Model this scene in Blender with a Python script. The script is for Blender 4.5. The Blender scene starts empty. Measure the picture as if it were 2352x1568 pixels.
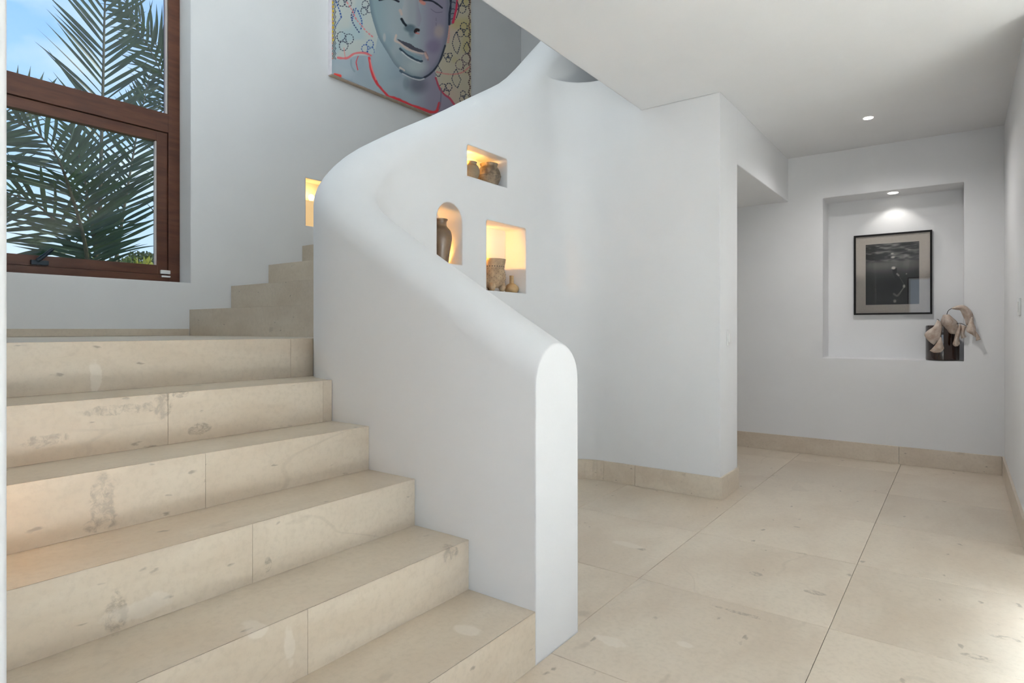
import bpy, bmesh, math, random
import numpy as np
from mathutils import Vector, Matrix

# ------------------------------------------------------------------ camera
S = bpy.context.scene
COL = S.collection
F_PX, YAW, HOR, EYE = 1389.5, math.radians(36.537), 755.57, 1.0932
SN, CS = math.sin(YAW), math.cos(YAW)
cam_d = bpy.data.cameras.new('camera'); cam = bpy.data.objects.new('camera', cam_d); COL.objects.link(cam)
cam.location = (0, 0, EYE); cam.rotation_euler = (math.pi/2, 0, YAW)
cam_d.sensor_width = 36.0; cam_d.lens = 36.0*F_PX/2352; cam_d.shift_y = (HOR-784)/2352
cam_d.clip_start = .02; cam_d.clip_end = 500
S.camera = cam

# ------------------------------------------------------------------ world
W = bpy.data.worlds.new('sky'); S.world = W; W.use_nodes = True
nt = W.node_tree; nt.nodes.clear()
def wn(t): return nt.nodes.new(t)
out = wn('ShaderNodeOutputWorld'); bg = wn('ShaderNodeBackground'); tc = wn('ShaderNodeTexCoord')
sep = wn('ShaderNodeSeparateXYZ'); nt.links.new(tc.outputs['Generated'], sep.inputs[0])
ramp = wn('ShaderNodeValToRGB'); nt.links.new(sep.outputs['Z'], ramp.inputs[0])
e = ramp.color_ramp.elements
e[0].position = 0.0; e[0].color = (.68, .80, .96, 1)
e[1].position = .75; e[1].color = (.13, .33, .86, 1)
e2 = ramp.color_ramp.elements.new(.22); e2.color = (.42, .64, .97, 1)
e3 = ramp.color_ramp.elements.new(.42); e3.color = (.22, .46, .93, 1)
mp = wn('ShaderNodeMapping'); mp.inputs['Scale'].default_value = (1.2, 1.2, 3.0); mp.inputs['Location'].default_value = (.3, .1, .4)
nt.links.new(tc.outputs['Generated'], mp.inputs[0])
nz = wn('ShaderNodeTexNoise'); nz.inputs['Scale'].default_value = 2.6; nz.inputs['Detail'].default_value = 6
nt.links.new(mp.outputs[0], nz.inputs['Vector'])
mr = wn('ShaderNodeMapRange'); mr.inputs[1].default_value = .5; mr.inputs[2].default_value = .78; nt.links.new(nz.outputs[0], mr.inputs[0])
mixw = wn('ShaderNodeMixRGB'); mixw.inputs[2].default_value = (.82, .86, .95, 1)
nt.links.new(mr.outputs[0], mixw.inputs[0]); nt.links.new(ramp.outputs[0], mixw.inputs[1])
nt.links.new(mixw.outputs[0], bg.inputs[0]); bg.inputs[1].default_value = .88
nt.links.new(bg.outputs[0], out.inputs[0])

# ------------------------------------------------------------------ sun, daylight in the door openings, exposure
def light(name, kind, loc, rot, energy, color=(1, 1, 1), **k):
    l = bpy.data.lights.new(name, kind); l.energy = energy; l.color = color
    for a, b in k.items(): setattr(l, a, b)
    o = bpy.data.objects.new(name, l); COL.objects.link(o); o.location = loc; o.rotation_euler = rot
    return o
sd = Vector((-.30, -.62, -.72))
light('sun_offscreen', 'SUN', (0, 0, 30), sd.to_track_quat('-Z', 'Y').to_euler(), 3.2, (1, .93, .8), angle=.01)
light('daylight_south_door_offscreen', 'AREA', (.325, -3.97, 1.12), (math.pi/2, 0, 0), 18, (.88, .95, 1.0), shape='RECTANGLE', size=2.5, size_y=2.2)
bd = Vector((2.1, 1.55, 0))-Vector((8.6, -.6, 4.6))
light('daylight_east_door_offscreen', 'AREA', (8.6, -.6, 4.6), bd.to_track_quat('-Z', 'Y').to_euler(), 880, (.75, .885, 1.0), shape='RECTANGLE', size=3.0, size_y=2.0, spread=math.radians(14))
# lamp added in the stair window's upper part, made taller to hold it
light('window_fill_offscreen', 'AREA', (-4.47, 1.2, 4.42), (0, -math.pi/2, 0), 100, (.92, .97, 1), shape='RECTANGLE', size=1.45, size_y=1.35)
S.view_settings.view_transform = 'Standard'; S.view_settings.look = 'None'
S.view_settings.gamma = 1; S.view_settings.use_curve_mapping = False
S.view_settings.exposure = 0.58

# ------------------------------------------------------------------ helpers
def at_x(px, py, X):
    u = (px-1176)/F_PX; d = X/(-SN+u*CS); return Vector((X, d*(CS+u*SN), EYE+(HOR-py)*d/F_PX))
def at_y(px, py, Y):
    u = (px-1176)/F_PX; d = Y/(CS+u*SN); return Vector((d*(-SN+u*CS), Y, EYE+(HOR-py)*d/F_PX))
def to_px(X, Y, Z):
    fw = -X*SN+Y*CS; r = X*CS+Y*SN
    return 1176+F_PX*r/fw, HOR-F_PX*(Z-EYE)/fw

def tag(o, label=None, cat=None, group=None, kind=None):
    if label: o['label'] = label
    if cat: o['category'] = cat
    if group: o['group'] = group
    if kind: o['kind'] = kind
    return o
def empty(name, loc):
    o = bpy.data.objects.new(name, None); COL.objects.link(o); o.location = loc; o.empty_display_size = .05; return o
def wloc(o):
    v = Vector(o.location)
    while o.parent: o = o.parent; v += Vector(o.location)
    return v
def add(name, me, mat, parent=None, smooth=False):
    """link a mesh given in world coordinates; below a parent it is moved into the parent's frame"""
    if isinstance(me, bmesh.types.BMesh):
        b = me; me = bpy.data.meshes.new(name); bmesh.ops.recalc_face_normals(b, faces=b.faces[:]); b.to_mesh(me); b.free()
    if mat:
        me.materials.clear(); me.materials.append(mat)
    if parent: me.transform(Matrix.Translation(-wloc(parent)))
    if smooth:
        me.polygons.foreach_set('use_smooth', [True]*len(me.polygons)); me.set_sharp_from_angle(angle=math.radians(38))
    o = bpy.data.objects.new(name, me); COL.objects.link(o)
    if parent: o.parent = parent
    return o
def box_into(b, lo, hi, bev=0):
    r = bmesh.ops.create_cube(b, size=1)
    c = [(lo[i]+hi[i])/2 for i in range(3)]; s = [hi[i]-lo[i] for i in range(3)]
    for v in r['verts']: v.co = Vector([c[i]+v.co[i]*s[i] for i in range(3)])
    if bev:
        ed = list({e for v in r['verts'] for e in v.link_edges})
        bmesh.ops.bevel(b, geom=ed, offset=bev, segments=2, affect='EDGES', profile=.7)
def box(lo, hi, bev=0):
    b = bmesh.new(); box_into(b, lo, hi, bev); return b
def prism(pts, axis, a, c):
    """closed 2-D outline extruded along an axis from a to c"""
    b = bmesh.new()
    def P(p, t): return {'x': (t, p[0], p[1]), 'y': (p[0], t, p[1]), 'z': (p[0], p[1], t)}[axis]
    A = [b.verts.new(P(p, a)) for p in pts]; B = [b.verts.new(P(p, c)) for p in pts]
    b.faces.new(A); b.faces.new(B[::-1])
    n = len(pts)
    for i in range(n): b.faces.new((A[i], B[i], B[(i+1) % n], A[(i+1) % n]))
    return b
def lathe(prof, seg=40, cap=True):
    b = bmesh.new(); rows = []
    for r, z in prof:
        rows.append([b.verts.new((r*math.cos(2*math.pi*k/seg), r*math.sin(2*math.pi*k/seg), z)) for k in range(seg)])
    for i in range(len(rows)-1):
        for k in range(seg): b.faces.new((rows[i][k], rows[i][(k+1) % seg], rows[i+1][(k+1) % seg], rows[i+1][k]))
    if cap: b.faces.new(rows[0]); b.faces.new(rows[-1])
    return b
def smooth_prof(pts, n=6):
    """Catmull-Rom through profile points"""
    o = []
    for i in range(len(pts)-1):
        p0, p1, p2, p3 = pts[max(i-1, 0)], pts[i], pts[i+1], pts[min(i+2, len(pts)-1)]
        for k in range(n):
            t = k/n
            o.append(tuple(.5*(2*p1[j]+(p2[j]-p0[j])*t+(2*p0[j]-5*p1[j]+4*p2[j]-p3[j])*t*t+(3*p1[j]-p0[j]-3*p2[j]+p3[j])*t**3) for j in range(len(p1))))
    return o+[tuple(pts[-1])]
def tube_into(b, pts, rad, seg=8):
    rows = []; n = len(pts); up = Vector((.3, .2, .93)).normalized()
    for i, p in enumerate(pts):
        p = Vector(p); t = (Vector(pts[min(i+1, n-1)])-Vector(pts[max(i-1, 0)])).normalized()
        s = t.cross(up); s = s.normalized() if s.length > 1e-4 else Vector((1, 0, 0)); w = s.cross(t)
        r = rad[i] if hasattr(rad, '__len__') else rad
        rows.append([b.verts.new(p+s*r*math.cos(2*math.pi*k/seg)+w*r*math.sin(2*math.pi*k/seg)) for k in range(seg)])
    for i in range(n-1):
        for k in range(seg): b.faces.new((rows[i][k], rows[i][(k+1) % seg], rows[i+1][(k+1) % seg], rows[i+1][k]))
    b.faces.new(rows[0]); b.faces.new(rows[-1])
def carve(o, cutters, op='DIFFERENCE'):
    obs = []
    for c in cutters:
        co = add('cutter', c, None); obs.append(co)
        m = o.modifiers.new('cut', 'BOOLEAN'); m.operation = op; m.object = co; m.solver = 'EXACT'
    bpy.context.view_layer.update()
    dg = bpy.context.evaluated_depsgraph_get()
    me = bpy.data.meshes.new_from_object(o.evaluated_get(dg))
    o.modifiers.clear(); old = o.data; o.data = me; bpy.data.meshes.remove(old)
    for co in obs:
        m = co.data; bpy.data.objects.remove(co); bpy.data.meshes.remove(m)

# ------------------------------------------------------------------ materials
def lin(c): return tuple(((v/255)/12.92 if v/255 <= .04045 else ((v/255+.055)/1.055)**2.4) for v in c)
class NT:
    def __init__(s, name):
        s.m = bpy.data.materials.new(name); s.m.use_nodes = True; s.t = s.m.node_tree
        s.b = s.t.nodes['Principled BSDF']; s.o = s.t.nodes['Material Output']
    def n(s, t, **k):
        x = s.t.nodes.new(t)
        for a, b in k.items(): setattr(x, a, b)
        return x
    def l(s, a, b): s.t.links.new(a, b)
    def noise(s, vec, scale, detail=3, rough=.5, dist=0):
        x = s.n('ShaderNodeTexNoise'); x.inputs['Scale'].default_value = scale; x.inputs['Detail'].default_value = detail
        x.inputs['Roughness'].default_value = rough; x.inputs['Distortion'].default_value = dist
        if vec is not None: s.l(vec, x.inputs['Vector'])
        return x.outputs[0]
    def rng(s, v, a, b, c=0, d=1):
        x = s.n('ShaderNodeMapRange'); x.interpolation_type = 'SMOOTHSTEP'
        for i, q in enumerate((a, b, c, d)): x.inputs[i+1].default_value = q
        s.l(v, x.inputs[0]); return x.outputs[0]
    def math(s, op, a, b=None):
        x = s.n('ShaderNodeMath', operation=op)
        for i, q in enumerate((a, b)):
            if q is None: continue
            if isinstance(q, (int, float)): x.inputs[i].default_value = q
            else: s.l(q, x.inputs[i])
        return x.outputs[0]
    def mix(s, f, a, b):
        x = s.n('ShaderNodeMixRGB')
        for i, q in enumerate((f, a, b)):
            if isinstance(q, (int, float)): x.inputs[i].default_value = q
            elif isinstance(q, tuple): x.inputs[i].default_value = (*q[:3], 1)
            else: s.l(q, x.inputs[i])
        return x.outputs[0]
    def bump(s, h, strength, dist=.01, base=None):
        x = s.n('ShaderNodeBump'); x.inputs['Strength'].default_value = strength; x.inputs['Distance'].default_value = dist
        s.l(h, x.inputs['Height'])
        if base is not None: s.l(base, x.inputs['Normal'])
        s.l(x.outputs[0], s.b.inputs['Normal'])
def simple(name, col, rough=.5, metal=0, spec=.5, var=0, scale=20, bump=0):
    m = NT(name); m.b.inputs['Roughness'].default_value = rough; m.b.inputs['Metallic'].default_value = metal
    m.b.inputs['Specular IOR Level'].default_value = spec
    g = m.n('ShaderNodeTexCoord').outputs['Object']
    if var:
        f = m.noise(g, scale, 4)
        m.l(m.mix(m.rng(f, .3, .7), tuple(c*(1-var) for c in col), tuple(min(1, c*(1+var)) for c in col)), m.b.inputs['Base Color'])
        if bump: m.bump(f, bump)
    else: m.b.inputs['Base Color'].default_value = (*col, 1)
    return m.m
def emis(name, col, s):
    m = NT(name); m.b.inputs['Base Color'].default_value = (*col, 1); m.b.inputs['Emission Color'].default_value = (*col, 1)
    m.b.inputs['Emission Strength'].default_value = s; return m.m

def plaster(name, col):
    m = NT(name); m.b.inputs['Roughness'].default_value = .85; m.b.inputs['Specular IOR Level'].default_value = .25
    pos = m.n('ShaderNodeNewGeometry').outputs['Position']
    f = m.noise(pos, 2.2, 3); g = m.noise(pos, 34, 4, .6)
    m.l(m.mix(m.rng(f, .3, .7), tuple(c*.975 for c in col), col), m.b.inputs['Base Color'])
    bv = m.n('ShaderNodeBevel'); bv.samples = 4; bv.inputs['Radius'].default_value = .012
    m.bump(m.math('ADD', g, m.math('MULTIPLY', f, 2.5)), .10, .004, bv.outputs[0])
    return m.m
PLASTER = plaster('white_plaster', (.80, .80, .805))
CEIL = plaster('ceiling_paint', (.80, .80, .805))

DARK_STAINS, LIGHT_STAINS = [], []
def sx(px, py, X, rp, rz): p = at_x(px, py, X); return (tuple(p), (.05, rp, rz))
STEP_X = [-1.1088, -1.3935, -1.6623, -1.925, -2.166, -2.43]
RISE = .175
DARK_STAINS += [sx(236, 1148, STEP_X[3], .038, .075), sx(240, 1200, STEP_X[3], .05, .022), sx(285, 940, STEP_X[4], .13, .018),
                sx(375, 935, STEP_X[4], .03, .05), sx(466, 985, STEP_X[4], .05, .025), sx(415, 905, STEP_X[4], .03, .012),
                sx(110, 1010, STEP_X[4], .06, .02), sx(615, 1295, STEP_X[2], .012, .025), sx(270, 1415, STEP_X[2], .03, .05),
                sx(1035, 1270, STEP_X[1], .04, .03)]
LIGHT_STAINS += [sx(325, 1398, STEP_X[2], .085, .028), sx(665, 1480, STEP_X[1], .02, .05), sx(220, 870, STEP_X[5], .02, .06)]
def sz(px, py, Z, a, b):
    u = (px-1176)/F_PX; d = F_PX*(Z-EYE)/(HOR-py); return ((d*(-SN+u*CS), d*(CS+u*SN), Z), (a, b, .02))
DARK_STAINS += [sz(1478, 1262, 0, .035, .02), sz(1738, 1318, 0, .03, .025), sz(1830, 1210, 0, .02, .012), sz(1840, 1270, 0, .03, .012),
                sz(1710, 1410, 0, .11, .012), sz(1870, 1360, 0, .05, .02), sz(2250, 1510, 0, .05, .02), sz(2310, 1465, 0, .05, .018)]
LIGHT_STAINS += [sz(1400, 1470, 0, .06, .03), sz(1575, 1480, 0, .04, .02), sz(1440, 1250, 0, .09, .03), sz(1070, 1445, RISE, .05, .03),
                 sz(600, 1450, 2*RISE, .09, .03)]
def stone(name, base, alt, rough):
    m = NT(name); pos = m.n('ShaderNodeNewGeometry').outputs['Position']
    rnd = m.n('ShaderNodeObjectInfo').outputs['Random']
    off = m.n('ShaderNodeVectorMath', operation='SCALE'); off.inputs[0].default_value = (9.7, 5.3, 7.1); m.l(rnd, off.inputs['Scale'])
    sh = m.n('ShaderNodeVectorMath', operation='ADD'); m.l(pos, sh.inputs[0]); m.l(off.outputs[0], sh.inputs[1]); v = sh.outputs[0]
    st = m.n('ShaderNodeMapping'); st.inputs['Scale'].default_value = (1.0, .55, 1.6); m.l(v, st.inputs[0])
    big = m.noise(st.outputs[0], 2.6, 5, .6, .4); fine = m.noise(v, 55, 4, .65); mid = m.noise(st.outputs[0], 9, 5, .6)
    c = m.mix(m.rng(big, .33, .68), base, alt)
    c = m.mix(m.math('MULTIPLY', m.rng(mid, .40, .80), .12), c, tuple(x*1.15 for x in alt))
    c = m.mix(m.math('MULTIPLY', m.rng(fine, .42, .70), .22), c, tuple(x*.74 for x in base))
    tone = m.n('ShaderNodeMapRange'); tone.inputs[3].default_value = .95; tone.inputs[4].default_value = 1.04; m.l(rnd, tone.inputs[0])
    hs = m.n('ShaderNodeHueSaturation'); m.l(tone.outputs[0], hs.inputs['Value']); m.l(c, hs.inputs['Color']); c = hs.outputs[0]
    # fossils: small dark flecks and smudges
    def flecks(scale, thr, dens, lo, hi):
        vo = m.n('ShaderNodeTexVoronoi'); vo.inputs['Scale'].default_value = scale; vo.inputs['Randomness'].default_value = 1
        d2 = m.n('ShaderNodeVectorMath', operation='ADD')
        nn = m.n('ShaderNodeTexNoise'); nn.inputs['Scale'].default_value = scale*2.2; nn.inputs['Detail'].default_value = 3; m.l(st.outputs[0], nn.inputs['Vector'])
        s2 = m.n('ShaderNodeVectorMath', operation='SCALE'); s2.inputs['Scale'].default_value = .55/scale; m.l(nn.outputs['Color'], s2.inputs[0])
        m.l(st.outputs[0], d2.inputs[0]); m.l(s2.outputs[0], d2.inputs[1]); m.l(d2.outputs[0], vo.inputs['Vector'])
        near = m.rng(vo.outputs['Distance'], thr, thr*.35)
        sp = m.n('ShaderNodeSeparateXYZ'); m.l(vo.outputs['Color'], sp.inputs[0])
        return m.math('MULTIPLY', near, m.rng(sp.outputs[0], lo, hi))
    k1 = flecks(16, .17, 1, .70, .80); k2 = flecks(6, .16, 1, .72, .85); k3 = flecks(4.2, .22, 1, .80, .9)
    c = m.mix(m.math('MULTIPLY', k1, .55), c, (.16, .125, .09)); c = m.mix(m.math('MULTIPLY', k2, .28), c, (.26, .21, .155))
    c = m.mix(m.math('MULTIPLY', k3, .16), c, (.72, .66, .58))
    vein = m.noise(st.outputs[0], 1.3, 3, .5, .25)
    vm = m.math('MULTIPLY', m.rng(m.math('ABSOLUTE', m.math('SUBTRACT', vein, .5)), .006, .0015), m.rng(m.noise(v, 1.3, 2), .5, .62))
    c = m.mix(m.math('MULTIPLY', vm, .12), c, (.2, .16, .12))
    # individual stains of the slabs
    br = m.noise(pos, 38, 5, .7, .6); ed = m.noise(pos, 14, 4, .6)
    def mask(lst):
        tot = None
        for cen, rad in lst:
            a = m.n('ShaderNodeVectorMath', operation='SUBTRACT'); m.l(pos, a.inputs[0]); a.inputs[1].default_value = cen
            d = m.n('ShaderNodeVectorMath', operation='DIVIDE'); m.l(a.outputs[0], d.inputs[0]); d.inputs[1].default_value = rad
            L = m.n('ShaderNodeVectorMath', operation='LENGTH'); m.l(d.outputs[0], L.inputs[0])
            q = m.rng(m.math('ADD', L.outputs['Value'], m.math('MULTIPLY', m.math('SUBTRACT', ed, .5), 1.8)), 1.05, .75)
            tot = q if tot is None else m.math('MAXIMUM', tot, q)
        return tot
    dm = m.math('MULTIPLY', mask(DARK_STAINS), m.rng(br, .38, .62))
    c = m.mix(m.math('MULTIPLY', dm, .5), c, (.17, .135, .10))
    lm = mask(LIGHT_STAINS); c = m.mix(m.math('MULTIPLY', lm, .5), c, (.74, .67, .58))
    m.l(c, m.b.inputs['Base Color'])
    m.b.inputs['Roughness'].default_value = rough; m.b.inputs['Specular IOR Level'].default_value = .6
    m.bump(m.math('ADD', fine, m.math('MULTIPLY', k1, -1.5)), .08, .002)
    return m.m
STONE = stone('limestone_step', (.585, .49, .38), (.665, .58, .47), .30)
FLOOR = stone('limestone_floor', (.61, .515, .41), (.69, .605, .495), .30)
GROUT = simple('grout', (.30, .25, .19), .9, var=.15)
CORE = simple('concrete', (.35, .31, .26), .9, var=.1)

def wood():
    m = NT('dark_brown_wood'); co = m.n('ShaderNodeTexCoord').outputs['Object']
    mp_ = m.n('ShaderNodeMapping'); mp_.inputs['Scale'].default_value = (30, 3, 22); m.l(co, mp_.inputs[0])
    f = m.noise(mp_.outputs[0], 1.0, 6, .6, .5)
    m.l(m.mix(m.rng(f, .3, .7), (.062, .020, .010), (.105, .038, .019)), m.b.inputs['Base Color'])
    m.b.inputs['Roughness'].default_value = .42; m.b.inputs['Specular IOR Level'].default_value = .4; m.bump(f, .08, .002)
    return m.m
WOOD = wood()
def pane_mat(name, tint=(1, 1, 1), ior=1.45):
    m = NT(name); m.t.nodes.remove(m.b)
    tr = m.n('ShaderNodeBsdfTransparent'); tr.inputs[0].default_value = (*tint, 1)
    gl = m.n('ShaderNodeBsdfGlossy'); gl.inputs['Roughness'].default_value = .0
    fr = m.n('ShaderNodeFresnel'); fr.inputs['IOR'].default_value = ior
    mx = m.n('ShaderNodeMixShader'); m.l(fr.outputs[0], mx.inputs[0]); m.l(tr.outputs[0], mx.inputs[1]); m.l(gl.outputs[0], mx.inputs[2])
    m.l(mx.outputs[0], m.o.inputs[0]); return m.m
PANE = pane_mat('window_glass', (.96, .985, .98)); PICGLASS = pane_mat('picture_glass', (.98, .98, .98), 1.40)
WHITE_PL = simple('white_plastic', (.78, .78, .77), .35, var=.02)
BLACK_F = simple('black_frame', (.006, .005, .005), .55, spec=.2, var=.2, scale=60)
MATB = simple('cream_mat_board', (.60, .54, .48), .9, var=.03, scale=80)
HANDLE = simple('dark_blue_metal', (.008, .020, .032), .3, metal=.3, var=.1)
ALU = simple('pale_spacer_sheen', (.62, .56, .52), .5, var=.05)
LAMPW = emis('lamp_white', (1, .96, .9), 6)
LAMPA = emis('lamp_amber', (1, .56, .16), 8)

# ================================================================== STRUCTURE
XW, YB, XR, ZC = -4.1762, 5.8174, .2649, 2.615      # window wall, back wall, right wall, ceiling
YM, XP, XC = 3.913, -1.2379, -1.78                   # middle wall face, pier face, slab edge over the stair void
YS, XB, TH = 1.6254, -2.637, .27                     # stair wall: stair-side faces and thickness
YN0, YN1, XN = .03, .2803, -1.16                     # near-side stair wall
ZUP = 5.6
def st(o, label, cat): return tag(o, label, cat, kind='structure')

# floor: grout bed with large limestone tiles
fl = st(add('floor', box((-4.2, -4.0, -.20), (4.0, 6.1, -.016)), GROUT), 'polished beige limestone floor laid in large square tiles', 'floor')
TX, TY, TS = -1.133, 2.467, .7475
i0, i1, j0, j1 = -2, 7, -9, 5
b = box((-.5, -.5, -1), (.5, .5, 0)); tile_me = bpy.data.meshes.new('tile')
for v in b.verts: v.co = Vector((v.co.x*(TS-.0017), v.co.y*(TS-.0017), v.co.z*.0158))
bmesh.ops.bevel(b, geom=[e for e in b.edges if all(v.co.z > -.001 for v in e.verts)], offset=.0012, segments=1, affect='EDGES')
b.to_mesh(tile_me); b.free(); tile_me.materials.append(FLOOR)
rt = random.Random(3)
for i in range(i0, i1):
    for j in range(j0, j1):
        cx, cy = TX+(i+.5)*TS, TY+(j+.5)*TS
        if cx-TS/2 < -2.7 or cx+TS/2 > 4.2 or cy+TS/2 < -4.0 or cy-TS/2 > 6.1: continue
        if cx < -1.2 and cy < 1.4: continue
        o = bpy.data.objects.new('tile', tile_me); COL.objects.link(o); o.parent = fl
        o.location = (cx, cy, rt.uniform(-.0003, 0)); 

# ceilings
ce = add('ceiling', box((XC, -4.2, ZC), (4.2, YB, 2.9)), CEIL)
st(ce, 'smooth white ceiling over the hall ending at the stair void', 'ceiling')
cs = add('ceiling_stairwell', box((-4.5, YN0, ZUP), (XC+.2, 6.1, ZUP+.2)), CEIL)
st(cs, 'high white ceiling above the stairwell and painting', 'ceiling')

# window wall with opening and lamp niche
WZ0, WZ1, WY0, WY1 = 1.405, 5.25, .42, 1.991  # top raised to hold the added window lamp
ww = add('wall_window', box((XW-.32, YN0-.25, -.2), (XW, 6.1, ZUP)), PLASTER)
SC_Y0, SC_Y1, SC_Z0, SC_Z1 = 2.884, 3.10, 1.915, 2.295
carve(ww, [box((XW-.6, WY0, WZ0), (XW+.2, WY1, WZ1)), box((XW-.13, SC_Y0, SC_Z0), (XW+.2, SC_Y1, SC_Z1))])
st(ww, 'tall white plaster wall holding the brown window and the large portrait', 'wall')

# near-side wall of the stair: its end is the pale strip at the stair foot; it holds a step light
b = box((XW, YN0, 0), (XN, YN1, ZC)); box_into(b, (XW, YN0, ZC), (XC, YN1, ZUP))
nw = add('wall_near', box((XW, YN0, 0), (XN, YN1, ZUP)), PLASTER)
carve(nw, [box((XC, YN0-.1, ZC), (XN+.5, YN1+.1, ZUP+.5)), box((-1.90, YN1-.12, .66), (-1.72, YN1+.1, .80))]); b.free()
st(nw, 'white plaster wall end beside the lowest stair treads', 'wall')
sl = empty('step_light', (-1.81, YN1-.11, .73))
add('housing', box((-1.898, YN1-.118, .662), (-1.722, YN1-.10, .798), .002), WHITE_PL, sl)
add('bulb', box((-1.86, YN1-.099, .69), (-1.76, YN1-.085, .77), .005), LAMPA, sl)
tag(sl, 'small warm step light recessed in the wall beside the lower stairs', 'light')
l = light('step_light_glow_offscreen', 'AREA', (0, .04, 0), (-math.pi/2*1.12, 0, 0), .25, (1, .72, .38), shape='RECTANGLE', size=.12, size_y=.10); l.parent = sl

# back wall with picture niche
NX0, NX1, NZ0, NZ1, ND = -.9565, .0228, .8435, 2.226, .27
bw = add('wall_back', box((-4.18, YB, -.2), (4.2, YB+.5, ZUP)), PLASTER)
carve(bw, [box((NX0, YB-.2, NZ0), (NX1, YB+ND, NZ1), .008)])
st(bw, 'grey-white back wall with a square picture niche', 'wall')

# right wall, rooms behind the camera with their glazed doors
st(add('wall_right', box((XR, 3.8, 0), (XR+.25, YB, ZC)), PLASTER), 'short white wall beside the picture niche, with a switch', 'wall')
st(add('wall_north', box((XR+.25, 3.8, 0), (4.2, 4.0, ZC)), PLASTER), 'white wall of the adjoining room', 'wall')
ew = add('wall_east', box((4.0, -4.2, 0), (4.2, 3.8, ZC)), PLASTER)
carve(ew, [box((3.8, -2.2, -.1), (4.4, 2.0, 2.35))]); st(ew, 'white wall with a wide glazed terrace opening', 'wall')
sw = add('wall_south', box((-2.0, -4.2, 0), (4.0, -4.0, ZC)), PLASTER)
carve(sw, [box((-.95, -4.4, -.1), (1.6, -3.8, 2.25))]); st(sw, 'white wall with a glazed garden door', 'wall')
st(add('wall_west', box((-2.0, -4.0, 0), (XC, YN0, ZC)), PLASTER), 'plain white wall behind the stair foot', 'wall')
st(add('wall_upper', box((XC, YN1, 2.9), (XC+.2, YB, ZUP)), PLASTER), 'upper white wall closing the stairwell', 'wall')
def door_frame(name, lo, hi, axis, n, label):
    b = bmesh.new(); w = .05
    a = 1 if axis == 'x' else 0
    def B(p0, p1, z0, z1):
        L, H = list(lo), list(hi); L[a], H[a] = p0, p1; L[2], H[2] = z0, z1; box_into(b, L, H)
    B(lo[a], hi[a], hi[2]-w, hi[2]); B(lo[a], hi[a], lo[2], lo[2]+w)
    for k in range(n+1):
        p = lo[a]+(hi[a]-lo[a]-w)*k/n; B(p, p+w, lo[2]+w, hi[2]-w)
    o = st(add(name, b, WOOD), label, 'door')
    return o
door_frame('door_1', (4.06, -2.2, 0), (4.12, 2.0, 2.35), 'x', 4, 'wide brown framed sliding terrace door')
door_frame('door_2', (-.95, -4.12, 0), (1.6, -4.06, 2.25), 'y', 2, 'brown framed glazed garden door')

# lowered soffit behind the pier
XI = XB+TH
R_F = .30
st(add('ceiling_recess', box((XI, 4.282, 2.2316), (XP, YB, ZC)), PLASTER), 'lowered white soffit over the recess behind the pier', 'ceiling')

# curved stair wall with rounded top
NA = 26
C_o = (XB+.5, YS+.5); RI = .30; C_i = (XI+RI, YS+TH+RI)
plan = []
for k in range(13):
    t = k/12; plan.append(((STEP_X[0]+(C_o[0]-STEP_X[0])*t, YS), (STEP_X[0]+(C_i[0]-STEP_X[0])*t, YS+TH)))
for k in range(1, NA+1):
    a = math.pi/2*k/NA
    plan.append(((C_o[0]-.5*math.sin(a), C_o[1]-.5*math.cos(a)), (C_i[0]-RI*math.sin(a), C_i[1]-RI*math.cos(a))))
y_end = YB-.002
for k in range(1, 33):
    t = k/32; plan.append(((XB, C_o[1]+(y_end-C_o[1])*t), (XI, C_i[1]+(y_end-C_i[1])*t)))
s = 0; arcs = [0]; cen = [((o[0]+i[0])/2, (o[1]+i[1])/2) for o, i in plan]
for k in range(1, len(cen)): s += math.dist(cen[k], cen[k-1]); arcs.append(s)
S0 = arcs[12+NA]; YA = cen[12+NA][1]
KEY = [(0, 1.045), (.30, 1.218), (.60, 1.394), (.85, 1.545), (1.05, 1.675), (1.30, 1.845)]
KEY += [(S0+y-YA, z) for y, z in [(2.10, 2.06), (2.315, 2.193), (2.663, 2.393), (2.902, 2.544), (3.311, 2.794), (3.463, 2.921), (3.80, 3.262), (4.1, 3.56), (4.5, 3.85), (6, 3.9)]]
kx = np.array([k[0] for k in KEY]); kz = np.array([k[1] for k in KEY])
def zt(q):
    w = np.linspace(-.09, .09, 9); return float(np.interp(np.clip(q+w, 0, None), kx, kz).mean() if q > .1 else np.interp(q, kx, kz))
b = bmesh.new(); rings = []
NC = 16
for k, (o_, i_) in enumerate(plan):
    z = zt(arcs[k]); r = TH/2; O = Vector((*o_, 0)); I = Vector((*i_, 0)); M = (O+I)/2; H = (O-I)/2
    ring = [O.copy()]
    for q in range(NC+1):
        a = math.pi*q/NC; ring.append(M+H*math.cos(a)+Vector((0, 0, z-r+r*math.sin(a))))
    ring.append(I.copy()); rings.append([b.verts.new(v) for v in ring])
n = len(rings[0])
for k in range(len(rings)-1):
    for q in range(n): b.faces.new((rings[k][q], rings[k][(q+1) % n], rings[k+1][(q+1) % n], rings[k+1][q]))
b.faces.new(rings[0]); b.faces.new(rings[-1])
swl = add('wall_stair', b, PLASTER)
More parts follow.
